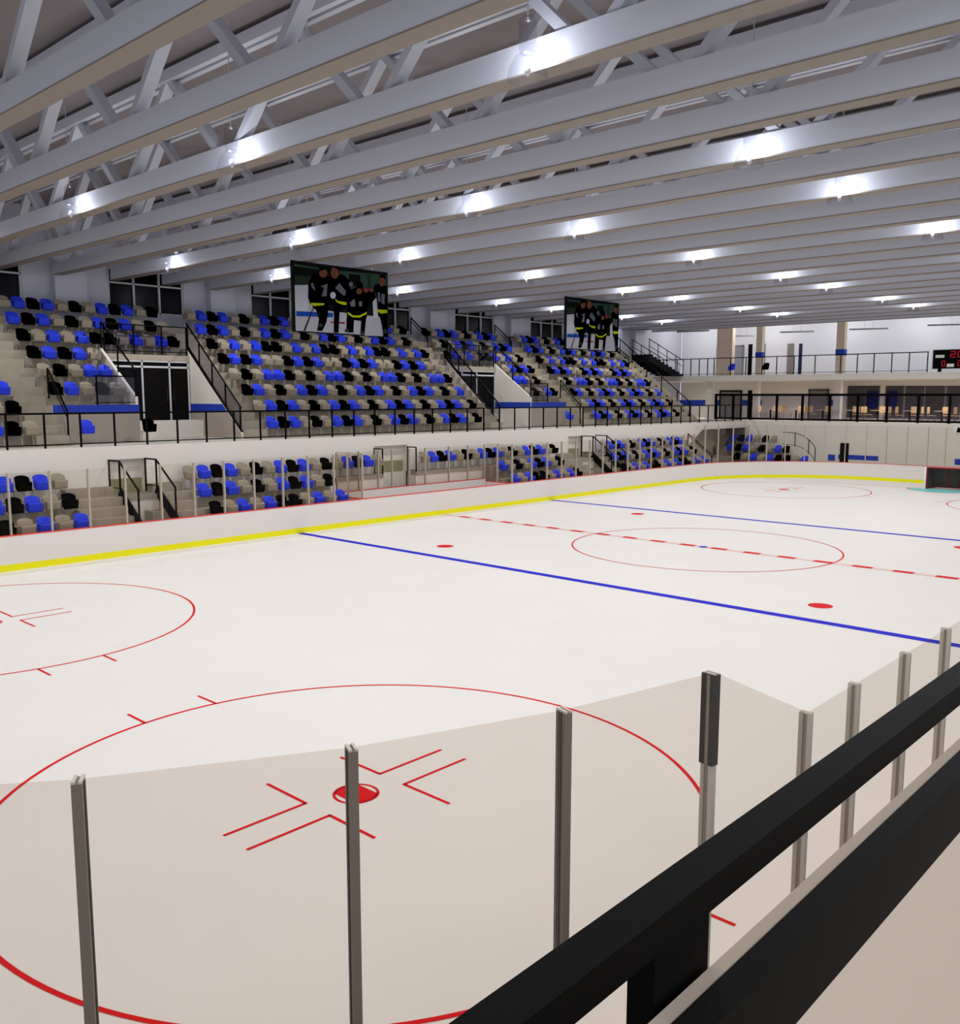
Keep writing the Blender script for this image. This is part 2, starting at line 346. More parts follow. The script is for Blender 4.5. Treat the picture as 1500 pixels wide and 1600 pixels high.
# ------------------------------------------------------------------ doorways cut into the upper stand (vomitories)
def doorway(m):
    """m=-1: the left one, m=1: the right one. x mirrored about 0.65"""
    X = lambda x: x if m < 0 else 1.3-x
    w = 'left' if m < 0 else 'right'
    lo, hi = yr(3), yr(6)+.15
    a, b = (X(-11.42), X(-11.3)), (X(-7.47), X(-7.35))
    mb = MB()
    # platform side: front wall under row three and the side wall with sloping white top
    mb.box((X(-14.6), lo-.05, 3.48), (a[1], lo, tk(3)+.02), 0)
    mb.prism([(lo, 3.48), (hi, 3.48), (hi, tk(6)+.22), (lo, tk(3)+.3)], 'x', *a, 0)
    mb.prism([(yk(1)-.1, 3.48), (hi, 3.48), (hi, tk(6)+.22), (yk(1)-.1, tk(1)+.22)], 'x', *b, 0)
    # stripe and dado
    sgn = 1 if m < 0 else -1
    mb.box((X(-14.6), lo-.06, 4.56), (a[1], lo-.05, 4.9), 1); mb.box((X(-14.6), lo-.06, 3.48), (a[1], lo-.05, 4.56), 2)
    e0, e1 = b[0]-.004*sgn, b[0]
    mb.prism([(yk(1)+.9, 4.56), (hi, 4.56), (hi, 4.9), (yk(1)+1.3, 4.9)], 'x', e0, e1, 1)
    mb.prism([(yk(1)-.08, 3.48), (hi, 3.48), (hi, 4.56), (yk(1)+.9, 4.56), (yk(1)-.08, 3.7)], 'x', e0, e1, 2)
    e0, e1 = a[1], a[1]+.004*sgn
    mb.prism([(lo, 4.56), (hi, 4.56), (hi, 4.9), (lo, 4.9)], 'x', e0, e1, 1)
    # raised landing
    mb.box((a[1], 20.2, 3.48), (b[0], hi, 4.2), 0)
    struct(f'wall_doorway_{w}', mb, [WHITE, STRIPE, DADO])
    # glazed wall with doors
    xs_ = sorted((a[1], b[0])); y = hi-.1
    g = struct('door_1' if m < 0 else 'door_2', MB().box((xs_[0], y, 4.2), (xs_[1], y+.04, 6.72)), DARKG)
    fr = MB(); L = lambda t: X(-11.3+t)
    for t in (0.05, 1.62, 2.86, 3.75): fr.box((L(t)-.035, y-.04, 4.2), (L(t)+.035, y, 6.72))
    fr.box((xs_[0], y-.04, 6.42), (xs_[1], y, 6.5)); fr.box((xs_[0], y-.04, 6.66), (xs_[1], y, 6.72))
    obj('door_frame', fr, FRAMEW, g)
    for t0, t1, th in ((1.7, 2.8, 2.7), (2.92, 3.7, 3.02)):
        leaf = obj('door_leaf', MB().box((L(t0), y-.03, 4.22), (L(t1), y-.002, 6.4)), DOORD, g)
        obj('door_handle', MB().box((L(th)-.015, y-.07, 5.0), (L(th)+.015, y-.03, 5.5)), mat('handle_dark', (38, 35, 33), .4), leaf)
doorway(-1); doorway(1)

# ------------------------------------------------------------------ railings
def railing(name, label, path, h, posts, group=None, low=.12, t=.055, lowt=.035, panel=None, drop=0, m=BLACK):
    """path: points at foot level; posts: fractions along it or explicit foot points; each post, rail a part"""
    root = thing(name, label, 'railing', path[0], group); o0 = Vector(path[0])
    P = [Vector(p)-o0 for p in path]
    mb = MB()
    for p, q in zip(P[:-1], P[1:]): mb.bar(p+Vector((0,0,h)), q+Vector((0,0,h)), t, t)
    obj('top_rail', mb, m, root)
    if low is not None:
        mb = MB()
        for p, q in zip(P[:-1], P[1:]): mb.bar(p+Vector((0,0,low)), q+Vector((0,0,low)), lowt, lowt)
        obj('bottom_rail', mb, m, root)
    for p in posts:
        p = Vector(p)-o0
        obj('post', MB().box((p.x-t*.45, p.y-t*.45, p.z-drop), (p.x+t*.45, p.y+t*.45, p.z+h-t*.4)), m, root)
    if panel:
        mb = MB()
        for p, q in zip(P[:-1], P[1:]):
            d = (q-p); nn = Vector((-d.y, d.x, 0)).normalized()*.004
            z0, z1 = Vector((0,0,(low or .1)+.02)), Vector((0,0,h-.04))
            mb.add([p+z0-nn, q+z0-nn, q+z1-nn, p+z1-nn, p+z0+nn, q+z0+nn, q+z1+nn, p+z1+nn], [(0,1,2,3),(7,6,5,4)])
        o = obj('glass_infill', mb, panel, root); o['label'] = 'tinted glass infill'
    return root
xw = [-10.0+1.2*k for k in range(-11, 37)]
railing('walkway_railing', 'long black railing on the white ledge below the upper seats', [(-24, YF+.05, 3.48), (33.4, YF+.05, 3.48)], 1.16, [(x, YF+.05, 3.48) for x in xw if x < 33.3], t=.062, lowt=.04)
for m, w in ((-1, 'left'), (1, 'right')):
    X = lambda x: x if m < 0 else 1.3-x
    # guard across the top of the doorway
    yg = yr(6)+.1; zg = tk(6)+.02
    railing('doorway_guard', f'black guard rail with tinted glass above the {w} doorway', [(X(-11.26), yg, zg), (X(-7.52), yg, zg)], 1.2, [(X(t), yg, zg) for t in (-11.23, -9.95, -8.7, -7.55)], 'guards above the doorways', panel=GL_RAIL)
    # sloping rail on the stair side
    p0, p1 = (X(-7.41), yk(1)-.05, tk(1)+.24), (X(-7.41), yr(6)+.3, tk(6)+.42)
    lerp = lambda t: tuple(a+(b-a)*t for a, b in zip(p0, p1))
    r = railing('stair_railing', f'sloping black stair rail beside the {w} doorway, middle block side', [p0, p1], 1.02, [lerp(t) for t in (.02, .28, .52, .76, .98)], 'stair rails beside the doorways', low=.02, lowt=.09, panel=GL_RAIL)
    # sloping rail on the platform side
    p0, p1 = (X(-11.36), yr(3)+.05, tk(3)+.32), (X(-11.36), yr(6)+.05, tk(6)+.2)
    railing('stair_railing', f'sloping black rail on the {w} doorway wall, outer block side', [p0, p1], 1.05, [p0, lerp2 := tuple((a+b)/2 for a, b in zip(p0, p1)), p1], 'rails on the doorway walls', low=None)
    # guard along the front wall of the platform
    railing('platform_guard', f'short black guard before the third row beside the {w} doorway', [(X(-13.0), yr(3)+.03, tk(3)), (X(-11.4), yr(3)+.03, tk(3))], 1.1, [(X(-12.9), yr(3)+.03, tk(3))], 'platform guards', low=.1, panel=GL_RAIL)
    # double rail at the outer stair
    p0, p1 = (X(-14.55), yk(1)-.1, tk(1)+.1), (X(-14.55), yr(3)+.35, tk(3)+.25)
    railing('stair_railing', f'double black handrail at the outer stairs beyond the {w} doorway', [p0, p1], 1.1, [p0, p1], 'outer stair rails', low=.85, lowt=.03)
    # lower stand: pairs of rails beside the passage
    for x, s in ((-13.9, 'outer'), (-12.55, 'inner')):
        x = X(x)+(0 if m < 0 else -.02)
        root = thing('passage_railing', f'black {s} rail of the {w} passage in the lower seating', 'railing', (x, 13.5, .9), 'passage rails in the lower seating')
        q = lambda y, z: (0, y-13.5, z-.9)
        obj('top_rail', MB().bar(q(13.5, 2.08), q(14.8, 2.99), .05, .05).bar(q(14.8, 2.99), q(15.62, 2.99), .05, .05), BLACK, root)
        for y, z0, z1 in ((13.5, .75, 2.08), (14.8, 1.8, 2.99), (15.6, 1.8, 2.99)): obj('post', MB().box(q(y-.025, z0)[0:1]+q(y-.025, z0)[1:], q(y+.025, z1)) if 0 else MB().bar(q(y, z0), q(y, z1), .05, .05), BLACK, root)
        obj('stringer', MB().bar(q(13.4, .85), q(14.85, 1.93), .06, .36), BLACK, root)
        obj('bottom_rail', MB().bar(q(14.8, 2.05), q(15.6, 2.05), .03, .03), BLACK, root)
    # frames at the ends of the short row behind the bench
for x, w in ((-1.72, 'left'), (.32, 'right')):
    root = thing('bench_frame', f'black rail frame beside the {w} end of the gap behind the bench', 'railing', (x, 15.0, 1.78), 'rail frames behind the bench')
    obj('frame_bar', MB().bar((0, 0, 1.12), (0, .62, 1.12), .045, .045).bar((0, 0, .05), (0, .62, .05), .03, .03), BLACK, root)
    for y in (.02, .6): obj('post', MB().bar((0, y, 0), (0, y, 1.1), .045, .045), BLACK, root)
# right end of the upper stand
p0, p1 = (28.93, yk(1)-.1, tk(1)+.2), (28.95, yk(8)-.2, tk(8)+.15)
L_ = lambda t: tuple(a+(b-a)*t for a, b in zip(p0, p1))
railing('stair_railing', 'long sloping black rail at the right end of the upper stand', [p0, p1], 1.05, [L_(t) for t in (.03, .19, .4, .6, .8, .98)], low=.0, lowt=.1)
p0, p1 = (27.9, yk(6), tk(6)+.1), (27.9, yk(8)+.1, tk(8)+.1)
railing('stair_railing', 'short sloping black rail at the top right of the upper stand', [p0, p1], 1.0, [p0, p1], low=.8)
railing('crosswalk_railing', 'short level black rail behind the last row, right upper block', [(17.2, yk(8)+.4, tk(8)), (20.5, yk(8)+.4, tk(8))], .75, [(17.3, yk(8)+.4, tk(8)), (18.4, yk(8)+.4, tk(8)), (19.5, yk(8)+.4, tk(8)), (20.4, yk(8)+.4, tk(8))], low=None)
p0, p1 = (15.95, yk(7), tk(7)+.1), (15.95, yk(8)+.5, tk(8)+.5)
railing('stair_railing', 'short sloping black handrail at the top of the right aisle', [p0, p1], .95, [p0, p1], low=.75)
p0, p1 = (8.6, yk(7), tk(7)+.1), (8.6, yk(8)+.5, tk(8)+.5)
railing('stair_railing', 'short sloping black handrail at the top right of the middle block', [p0, p1], .95, [p0, p1], low=.75)
# dark flight from the top of the stand to the upper floor
fl = thing('stair_flight', 'dark stair flight from the upper stand down to the upper floor', 'stairs', (29.15, 21.0, 6.8))
mb = MB(); n = 9
for i in range(n):
    x0 = i*4.85/n; z1 = 1.5*(1-(i)/n); mb.box((x0, 0, max(0, z1-.55)), (x0+4.85/n, 1.5, z1))
obj('flight', mb, BLACKSTAIR, fl)
for y in (0.02, 1.48):
    obj('handrail', MB().bar((0, y, 2.6), (5.0, y, 1.15), .045, .045).bar((0, y, 2.1), (5.0, y, .7), .03, .03), BLACK, fl)
    for t in (0.01, .25, .5, .75, .98): obj('post', MB().bar((5*t, y, 1.5*(1-t)-.1), (5*t, y, 2.6-1.45*t), .04, .04), BLACK, fl)
struct('wall_stand_end', MB().prism([(yr(1), 3.48), (YW, 3.48), (YW, tk(8)+.05), (yr(8), tk(8)+.05), (yr(1), tk(1)+.05)], 'x', 29.0, 29.08), CONC)
# lower right end handrail
p0, p1 = (25.35, 13.6, .6), (25.35, 15.4, 1.95)
railing('stair_railing', 'short black handrail at the right end of the lower seating', [p0, p1], .85, [p0, p1], low=.7)

# ------------------------------------------------------------------ seats
def seat_parts():
    bk = MB(); nx, nz = 6, 5; front = []; back = []
    prof = [(-.11, .46), (-.095, .58), (-.07, .70), (-.025, .81), (.03, .885)]
    for j, (y, z) in enumerate(prof):
        for i in range(nx+1):
            u = -1+2*i/nx; w = .228 if j < nz-1 else .19
            zz = z-(.045*abs(u)**3 if j == nz-1 else 0)
            front.append((u*w, y-.035*u*u, zz)); back.append((u*w*1.02, y-.035*u*u+.03, zz+.004))
    n = (nx+1)*nz; F = []
    for j in range(nz-1):
        for i in range(nx):
            a = j*(nx+1)+i; F += [(a, a+1, a+nx+2, a+nx+1), (n+a, n+a+nx+1, n+a+nx+2, n+a+1)]
    edge = list(range(nx+1))+[(j+1)*(nx+1)-1 for j in range(1, nz)]+[n-2-i for i in range(nx)]+[(nx+1)*j for j in range(nz-2, 0, -1)]
    for a, b in zip(edge, edge[1:]+edge[:1]): F.append((b, a, n+a, n+b))
    bk.add(front+back, F)
    pn_ = MB(); poly = [(-.13, .43), (-.24, .385), (-.285, .395), (-.315, .44), (-.36, .64), (-.35, .675), (-.31, .69), (-.12, .665)]
    pn_.prism(poly, 'x', -.208, .208)
    br = MB().box((-.30, -.12, 0), (-.27, -.08, .44)).box((-.30, -.26, .38), (-.26, -.06, .43)).box((-.28, -.15, .395), (.27, -.12, .425))
    return bk, pn_, br
BKM, PNM, BRM = seat_parts()
SEATMAT = {'B': SBLUE, 'K': SBLACK, 'g': SGREY}; SEATCOL = {'B': 'blue', 'K': 'black', 'g': 'taupe'}
MESH = {c: (BKM.mesh('backrest', m), PNM.mesh('seat_pan', m)) for c, m in SEATMAT.items()}; BRMESH = BRM.mesh('seat_bracket', BRACK)
SEATS = []   # (x, y, z, rz, colour, row words, n, group)
def row(x0, s, n, pat, y, z, rw, block, rz=0, off=0, start=0, rev=False):
    for i in range(n):
        c = pat[(i+off) % len(pat)] if not rev else pat[(n-1-i+off) % len(pat)]
        if c == '-': continue
        SEATS.append((x0+s*i, y, z, rz, c, rw, i+1+start, block))
RW = ['', 'front', 'second', 'third', 'fourth', 'fifth', 'sixth', 'seventh', 'top']
PAT = {1: 'BKBgKg', 2: 'gBKBgK', 3: 'KBgKgB', 4: 'gKgBBK', 5: 'KBKBgg', 6: 'KgBgBK', 7: 'BKBgKg', 8: 'gBKBgK'}
SP = .578
for k in range(1, 9):
    y, z = yk(k), tk(k)
    row(-6.0, SP, 23 if k == 1 else 24, PAT[k], y, z, RW[k], 'middle upper block')
    n4 = 17 if k == 1 else 18
    row(17.45, SP, n4, PAT[k], y, z, RW[k], 'rightmost upper block')
    # far left block ends at x = -16
    m = 3 if k < 3 else 2
    for i in range(m):
        p = {1: 'gKB', 2: 'KgB', 3: 'BKg'}.get(k)
        if p: SEATS.append((-16.05-SP*i if k > 1 else -15.86-SP*i, y, z, 0, p[i], RW[k], i+1, 'block at the left edge'))
    if k >= 6: row(-14.19, .573, 12, PAT[k], y, z, RW[k], 'block over the left doorway'); row(9.15, .573, 12, PAT[k], y, z, RW[k], 'block over the right doorway', rev=True)
    elif k >= 3: row(-14.19, .585, 5, PAT[k], y, z, RW[k], 'block over the left doorway'); row(13.15, .585, 5, PAT[k], y, z, RW[k], 'block over the right doorway', rev=True)
for x, c in ((-13.9, 'B'), (-11.52, 'K')): SEATS.append((x, yk(1), 3.49, 0, c, 'lone', 0, 'walkway'))
SEATS.append((14.7, yk(1), 3.49, 0, 'B', 'lone', 0, 'walkway beyond the right doorway'))
lz = TL
row(-11.1, .57, 17, 'gBKBgK', DL[3], lz[3], 'top', 'lower block left of the bench'); row(-11.0, .57, 11, 'BKBgKg', DL[2], lz[2], 'second', 'lower block left of the bench'); row(-11.0, .57, 11, 'KgBgBK', DL[1], lz[1], 'front', 'lower block left of the bench')
row(.87, .57, 18, 'gBKBgK', DL[3], lz[3], 'top', 'lower block right of the bench'); row(5.5, .57, 9, 'BgKgBKBgK', DL[2], lz[2], 'second', 'lower block right of the bench'); row(5.5, .57, 10, 'BgBKKgBgBK', DL[1], lz[1], 'front', 'lower block right of the bench')
row(15.3, .555, 17, 'gBKBgK', DL[3], lz[3], 'top', 'rightmost lower block'); row(15.2, .553, 17, 'BKBgKg', DL[2], lz[2], 'second', 'rightmost lower block'); row(15.15, .563, 17, 'KgBgBK', DL[1], lz[1], 'front', 'rightmost lower block')
for k, p, x0 in ((3, 'gBKBg', -15.86), (2, 'KgBKB', -15.88), (1, 'BgBgK', -15.86)):
    for i, c in enumerate(p): SEATS.append((x0-.57*i, DL[k], lz[k], 0, c, RW[k] if k < 3 else 'top', i+1, 'lower block at the left edge'))
# corner block behind the far end boards, facing the camera
RZE = -math.pi/2
for k, p, x, y0, s, z in ((3, 'gBKBgKg', 33.2, 16.75, .625, 1.62), (2, 'BKBgKgBK', 32.4, 15.9, .6, .98), (1, 'KgBgBKKgB', 31.75, 15.05, .62, .38)):
    for i, c in enumerate(p): SEATS.append((x, y0-s*i, z, RZE, c, RW[k] if k < 3 else 'top', i+1, 'far corner block'))
cb = MB()
for x0, z, ya in ((31.1, .38, 9.6), (32.0, .98, 10.9), (32.75, 1.62, 12.2)): cb.box((x0, ya, -.05), (33.8, 17.4, z))
struct('terrace_floor', cb, CONC)
SEATS.append((34.9, at(1145, 570, 'x', 34.9).y, 6.8, RZE, 'B', 'lone', 0, 'upper floor by the far column')); SEATS.append((34.9, at(1198, 570, 'x', 34.9).y, 6.8, RZE, 'K', 'lone', 0, 'upper floor near the far doors'))
def dist(s):
    p = Vector((s[0], s[1], s[2]+.6)); d = (p-CAM); hid = .722 < d.x/d.y < .876 and s[2] > 8.0 and s[3] == 0
    return d.length + (500 if hid else 0)
order = sorted(SEATS, key=dist)
NEAR, REST = order[:300], order[300:]
def seat_label(s):
    x, y, z, rz, c, rw, n, b = s
    col = SEATCOL[c]
    if rw == 'lone': return f'single {col} seat standing alone on the {b}'
    end = 'right' if 'left edge' in b else 'left'
    return f'{col} seat, {rw} row of {b}, {ORD[n]} from its {end} end'
for s in NEAR:
    x, y, z, rz, c, rw, n, b = s
    e = thing('stadium_seat', seat_label(s), 'seat', (x, y, z), f'seats of the {b}', rz)
    link('backrest', MESH[c][0], e); link('seat_pan', MESH[c][1], e); link('seat_bracket', BRMESH, e)
rest = MB(); cidx = {'B': 0, 'K': 1, 'g': 2}
for s in REST:
    x, y, z, rz, c, *_ = s; co, si = math.cos(rz), math.sin(rz)
    for mb_, mi in ((BKM, cidx[c]), (PNM, cidx[c]), (BRM, 3)):
        rest.add([(x+a*co-b_*si, y+a*si+b_*co, z+d) for a, b_, d in mb_.v], mb_.f, mi)
ro = obj('stadium_seats_beyond', rest, [SBLUE, SBLACK, SGREY, BRACK]); ro['kind'] = 'stuff'; tag(ro, 'distant mass of blue, black and taupe seats in the right-hand blocks', 'seats')

# ------------------------------------------------------------------ far side window wall
ww = MB(); BAY = 7.36; CENT = [-14.8+BAY*k for k in range(-2, 7)]
z0, z1 = 9.0, 10.95
ww.box((-46, YW, 3.2), (40, YW+.3, z0)); ww.box((-46, YW, z1), (40, YW+.3, 13.1))
edges = [-46]+[e for c in CENT for e in (c-1.83, c+1.83)]+[40]
for a, b in zip(edges[::2], edges[1::2]): ww.box((a, YW, z0), (b, YW+.3, z1))
for c in CENT: ww.box((c+BAY/2-.68, YW-.45, 8.3), (c+BAY/2+.68, YW, 13.1))
struct('wall_windows', ww, mat('wall_lavender', (196, 196, 207), .8))
for i, c in enumerate(CENT):
    if not (1 <= i <= 7): continue
    w = struct(f'window_{i}', MB().box((c-1.83, YW+.16, z0), (c+1.83, YW+.2, z1)), DARKG)
    fr = MB()
    for t in (-1.8, -.62, .62, 1.8): fr.box((c+t-.04, YW+.05, z0), (c+t+.04, YW+.15, z1))
    for z in (z0+.04, 10.3, z1-.04): fr.box((c-1.83, YW+.05, z-.035), (c+1.83, YW+.15, z+.035))
    obj('window_frame', fr, FRAMEW, w)

# ------------------------------------------------------------------ roof and trusses
struct('ceiling', MB().box((-46, -26, 13.1), (46, 26, 13.3)), ROOF)
TX0, TP = CAM.x+1.365*5.08, .48*5.08
YA, YE = -19.5, 24.2
BZ, BT, TZ = 10.3, 10.8, 12.72
bot = MB().box((-.185, YA, BZ+.03), (.185, YE, BT)).mesh('bottom_chord', STEEL)
shade_plate = MB().box((-.195, YA, BZ), (.195, YE, BZ+.03)).mesh('bottom_flange', mat('flange_taupe', (142, 131, 121), .5))  # plate added under the chord, underside shade put into its colour
top = MB().box((-.19, YA, TZ), (-.05, YE, 12.98)).box((.05, YA, TZ), (.19, YE, 12.98)).box((-.05, YA, 12.9), (.05, YE, 12.98)).mesh('top_chord', STEEL)
webm = {}
for s in (-1, 1):
    webm[s] = MB().bar((0, s*.08, BZ+.14), (0, s*2.45, TZ+.05), .23, .2, up=(1, 0, 0)).box((-.205, s*.0, BZ+.1), (-.2, s*.0+.001, BZ+.11)).mesh('web_member', WEB)
    webm[s] = MB().bar((0, s*.08, BZ+.16), (0, s*2.45, TZ+.05), .17, .26, up=(1, 0, 0)).mesh('web_member', WEB)
strut = MB().bar((0, 0, BZ+.4), (0, 0, TZ), .09, .09).mesh('web_strut', WEB)
TRUSS = []
for k in range(-2, 24):
    x = TX0+TP*k; TRUSS.append(x)
    if k < -1: continue
    t = thing('roof_truss', f'white steel roof truss across the hall, {ORD[k+2]} from the near end', 'roof truss', (x, 0, 0), 'roof trusses')
    link('bottom_chord', bot, t); link('bottom_flange', shade_plate, t)['label'] = 'taupe underside flange'; link('top_chord', top, t)
    for j in range(-4, 5):
        ny = 3.0+5*j
        for s in (-1, 1):
            if YA < ny+s*2.5 < YE: link('web_member', webm[s], t, (0, ny, 0))
# ------------------------------------------------------------------ lamps
def lamp(x, y, label, body=True):
    x = min((t-.55 for t in TRUSS), key=lambda a: abs(a-x))
    if body:
        l = thing('pendant_lamp', label, 'lamp', (x, y, 10.05), 'pendant lamps under the roof')
        obj('housing', MB().lathe([(.0, .92), (.1, .92), (.14, .85), (.14, .45), (.1, .38), (0, .38)], n=16), SHADE, l, True)
        bell = obj('bell_shade', MB().lathe([(.12, .42), (.2, .34), (.28, .2), (.32, .0)], n=24), SHADE, l, True)
        obj('hanging_rod', MB().tube([(0, 0, .9), (0, 0, 3.02)], .012, 6), LAMPG, l)
        obj('bulb', MB().lathe([(0, .24), (.04, .22), (.05, .14), (.035, .08), (0, .05)], n=12), mat('bulb_white', (225, 225, 230), .5), bell, True)
    sd = bpy.data.lights.new('lamp_beam', 'SPOT'); sd.energy = SPOT_W; sd.spot_size = math.radians(165); sd.spot_blend = .6; sd.shadow_soft_size = .08; sd.color = (1, .985, .96)
    so = bpy.data.objects.new('lamp_beam', sd); COL.objects.link(so); so.location = (x, y, 10.0)
    if body:
        pd = bpy.data.lights.new('lamp_glow', 'POINT'); pd.energy = GLOW_W; pd.shadow_soft_size = .035; pd.color = (.88, .93, 1)
        po = bpy.data.objects.new('lamp_glow', pd); COL.objects.link(po); po.location = (x-.06, y, 10.34)
SPOT_W, GLOW_W = 420, 50
LY = [-14.4, -6.2, 2.1, 10.2, 18.5]; LX = [-28.7, -22.5]+[-16.3+6.2*i for i in range(8)]
YN = ['', 'near', 'second', 'third', 'far']
for i, x in enumerate(LX):
    for j, y in enumerate(LY):
        lamp(x, y, f'clear bell pendant lamp, {YN[j]} line from the camera side, {ORD[max(1, i-1)]} away from camera', body=(j > 0 and i > 1 and not (j == 1 and i > 6 and 0)))

# ------------------------------------------------------------------ big screens
SK = {}
def screen(x0, label):
    y = 28.75+YC; W, H = 4.75, 2.62; zt = 5.2232+.175*28.75
    s = thing('video_screen', label, 'screen', (x0, y, zt), 'hanging video screens')
    obj('screen_frame', MB().box((0, .01, -H), (W, .07, 0)).box((0, 0, -H), (.05, .01, 0)).box((W-.05, 0, -H), (W, .01, 0)).box((0, 0, -.05), (W, .01, 0)).box((0, 0, -H), (W, .01, -H+.04)), BLACK, s)
    for hx in (.8, W-.8): obj('hanger', MB().bar((hx, .04, 0), (hx, .04, 2.4), .03, .03), LAMPG, s)
    cols = dict(ice=(160, 158, 168), wall=(150, 150, 150), dark=(14, 15, 15), blue=(20, 62, 150), blk=(1, 1, 2), yg=(170, 184, 10), skin=(112, 64, 48), grey=(96, 98, 108), teal=(46, 66, 58), red=(130, 24, 44), wht=(178, 180, 190), green=(34, 46, 36), stk=(30, 20, 20))
    names = list(cols); mats = [mat('picture_'+n_, tuple(v*.62 for v in c), .8, spec=.0, emit=.5) for n_, c in cols.items()]
    mb = MB(); lay = [0]
    def P(name, pts):
        lay[0] += 1; d = -.0015*lay[0]*.5+.008
        vs = []
        for X_, Y_ in pts:
            u = (X_-110)/1130; tp, bt = 122+148*u, 970+60*u
            v = (Y_-tp)/(bt-tp); vs.append((.05+u*(W-.1), d, -.05-v*(H-.09)))
        mb.add(vs, [tuple(range(len(vs)))[::-1]], names.index(name))
    def E(name, cx, cy, rx, ry): P(name, [(cx+rx*math.cos(t*math.pi/8), cy+ry*math.sin(t*math.pi/8)) for t in range(16)])
    P('dark', [(110, 122), (1240, 270), (1240, 1030), (110, 970)])
    P('ice', [(130, 410), (280, 405), (330, 700), (1240, 800), (1240, 1025), (130, 970)])
    P('wht', [(130, 410), (275, 405), (275, 725), (130, 725)])
    P('green', [(130, 290), (400, 310), (300, 400), (130, 405)]); P('teal', [(130, 150), (410, 195), (410, 218), (130, 180)])
    P('teal', [(650, 230), (1240, 285), (1240, 560), (650, 520)]); P('dark', [(760, 270), (900, 280), (900, 420), (760, 420)]); P('green', [(990, 250), (1030, 255), (1030, 470), (990, 470)])
    P('blue', [(140, 730), (560, 745), (560, 800), (140, 790)]); P('red', [(530, 850), (700, 858), (700, 880), (530, 865)])
    P('wht', [(1050, 560), (1105, 560), (1120, 800), (1060, 800)]); P('ice', [(980, 850), (1140, 850), (1175, 1025), (945, 1020)])
    P('stk', [(320, 700), (332, 705), (235, 970), (215, 968)])
    # first player
    P('blk', [(340, 270), (470, 260), (560, 330), (560, 640), (300, 640), (275, 560), (285, 370)]); P('blk', [(340, 640), (510, 640), (500, 760), (480, 860), (430, 968), (370, 966), (395, 820)])
    E('skin', 455, 260, 48, 55); P('blk', [(405, 240), (420, 185), (510, 180), (525, 235), (480, 215)])
    P('yg', [(305, 625), (460, 628), (455, 650), (345, 662), (310, 650)]); P('grey', [(420, 420), (500, 390), (490, 540), (430, 545), (460, 440)]); P('grey', [(305, 390), (335, 380), (360, 480), (320, 440)])
    E('green', 410, 900, 28, 24)
    # second player
    P('blk', [(560, 320), (680, 270), (780, 360), (760, 640), (590, 580), (520, 560), (520, 350)]); P('blk', [(560, 580), (740, 630), (700, 700), (640, 700), (620, 990), (565, 985), (570, 760)])
    E('skin', 590, 255, 48, 72); P('blk', [(560, 190), (620, 185), (640, 230), (600, 200)])
    P('yg', [(585, 570), (620, 600), (725, 615), (720, 648), (660, 640), (600, 610)]); E('wht', 562, 530, 34, 42); P('grey', [(590, 440), (640, 380), (720, 480), (700, 540), (650, 500)])
    # crouching player
    P('blk', [(750, 470), (850, 430), (960, 440), (1010, 530), (1000, 640), (960, 740), (740, 740), (730, 600)]); P('blk', [(730, 720), (990, 720), (960, 830), (940, 1005), (890, 1000), (900, 840), (810, 830), (800, 985), (715, 980), (720, 850)])
    E('blk', 888, 410, 40, 52); E('skin', 880, 480, 36, 36); E('grey', 780, 395, 28, 30); P('yg', [(735, 730), (800, 775), (880, 775), (970, 730), (970, 755), (880, 800), (790, 795), (740, 760)])
    P('grey', [(870, 610), (915, 600), (910, 660), (880, 665)]); P('grey', [(760, 620), (820, 570), (830, 660), (780, 670)])
    E('green', 720, 960, 24, 22); E('green', 908, 985, 24, 22)
    # player behind and the one at the right edge
    P('blk', [(930, 470), (1070, 480), (1090, 560), (1020, 640), (950, 560)]); E('skin', 965, 470, 30, 26); P('red', [(920, 440), (1050, 448), (1050, 462), (920, 455)]); E('skin', 1035, 470, 26, 20)
    P('blk', [(1075, 400), (1130, 390), (1230, 420), (1236, 720), (1110, 720), (1100, 540), (1060, 450)]); P('blk', [(1120, 720), (1236, 725), (1236, 1030), (1180, 1024), (1165, 900)])
    E('skin', 1170, 365, 38, 58); P('blk', [(1135, 320), (1150, 280), (1215, 285), (1220, 340), (1180, 315)]); P('yg', [(1110, 700), (1235, 706), (1235, 742), (1150, 750), (1110, 725)])
    P('grey', [(1110, 500), (1140, 490), (1150, 600), (1120, 610)]); P('grey', [(1160, 510), (1205, 515), (1200, 640), (1160, 620)]); E('green', 1205, 965, 30, 28)
    obj('screen_picture', mb, mats, s)
screen(CAM.x+.7166*28.75, 'hanging video screen showing hockey players, the larger one at left')
screen(CAM.x+1.2955*28.75, 'hanging video screen showing hockey players, the smaller one at right')

# ------------------------------------------------------------------ far end of the hall
XE = 34.0
struct('wall_lower_end', MB().box((XE, -26, -.05), (XE+.25, 18, 3.2), 0), WHITE)
def dec(name, label, px0, py0, px1, py1, x, m, cat, depth=.03, top=None):
    a, b = at(px0, py0, 'x', x), at(px1, py1, 'x', x)
    return tag(obj(name, MB().box((x-depth, a.y, a.z), (x-.001, b.y, b.z)), m), label, cat)
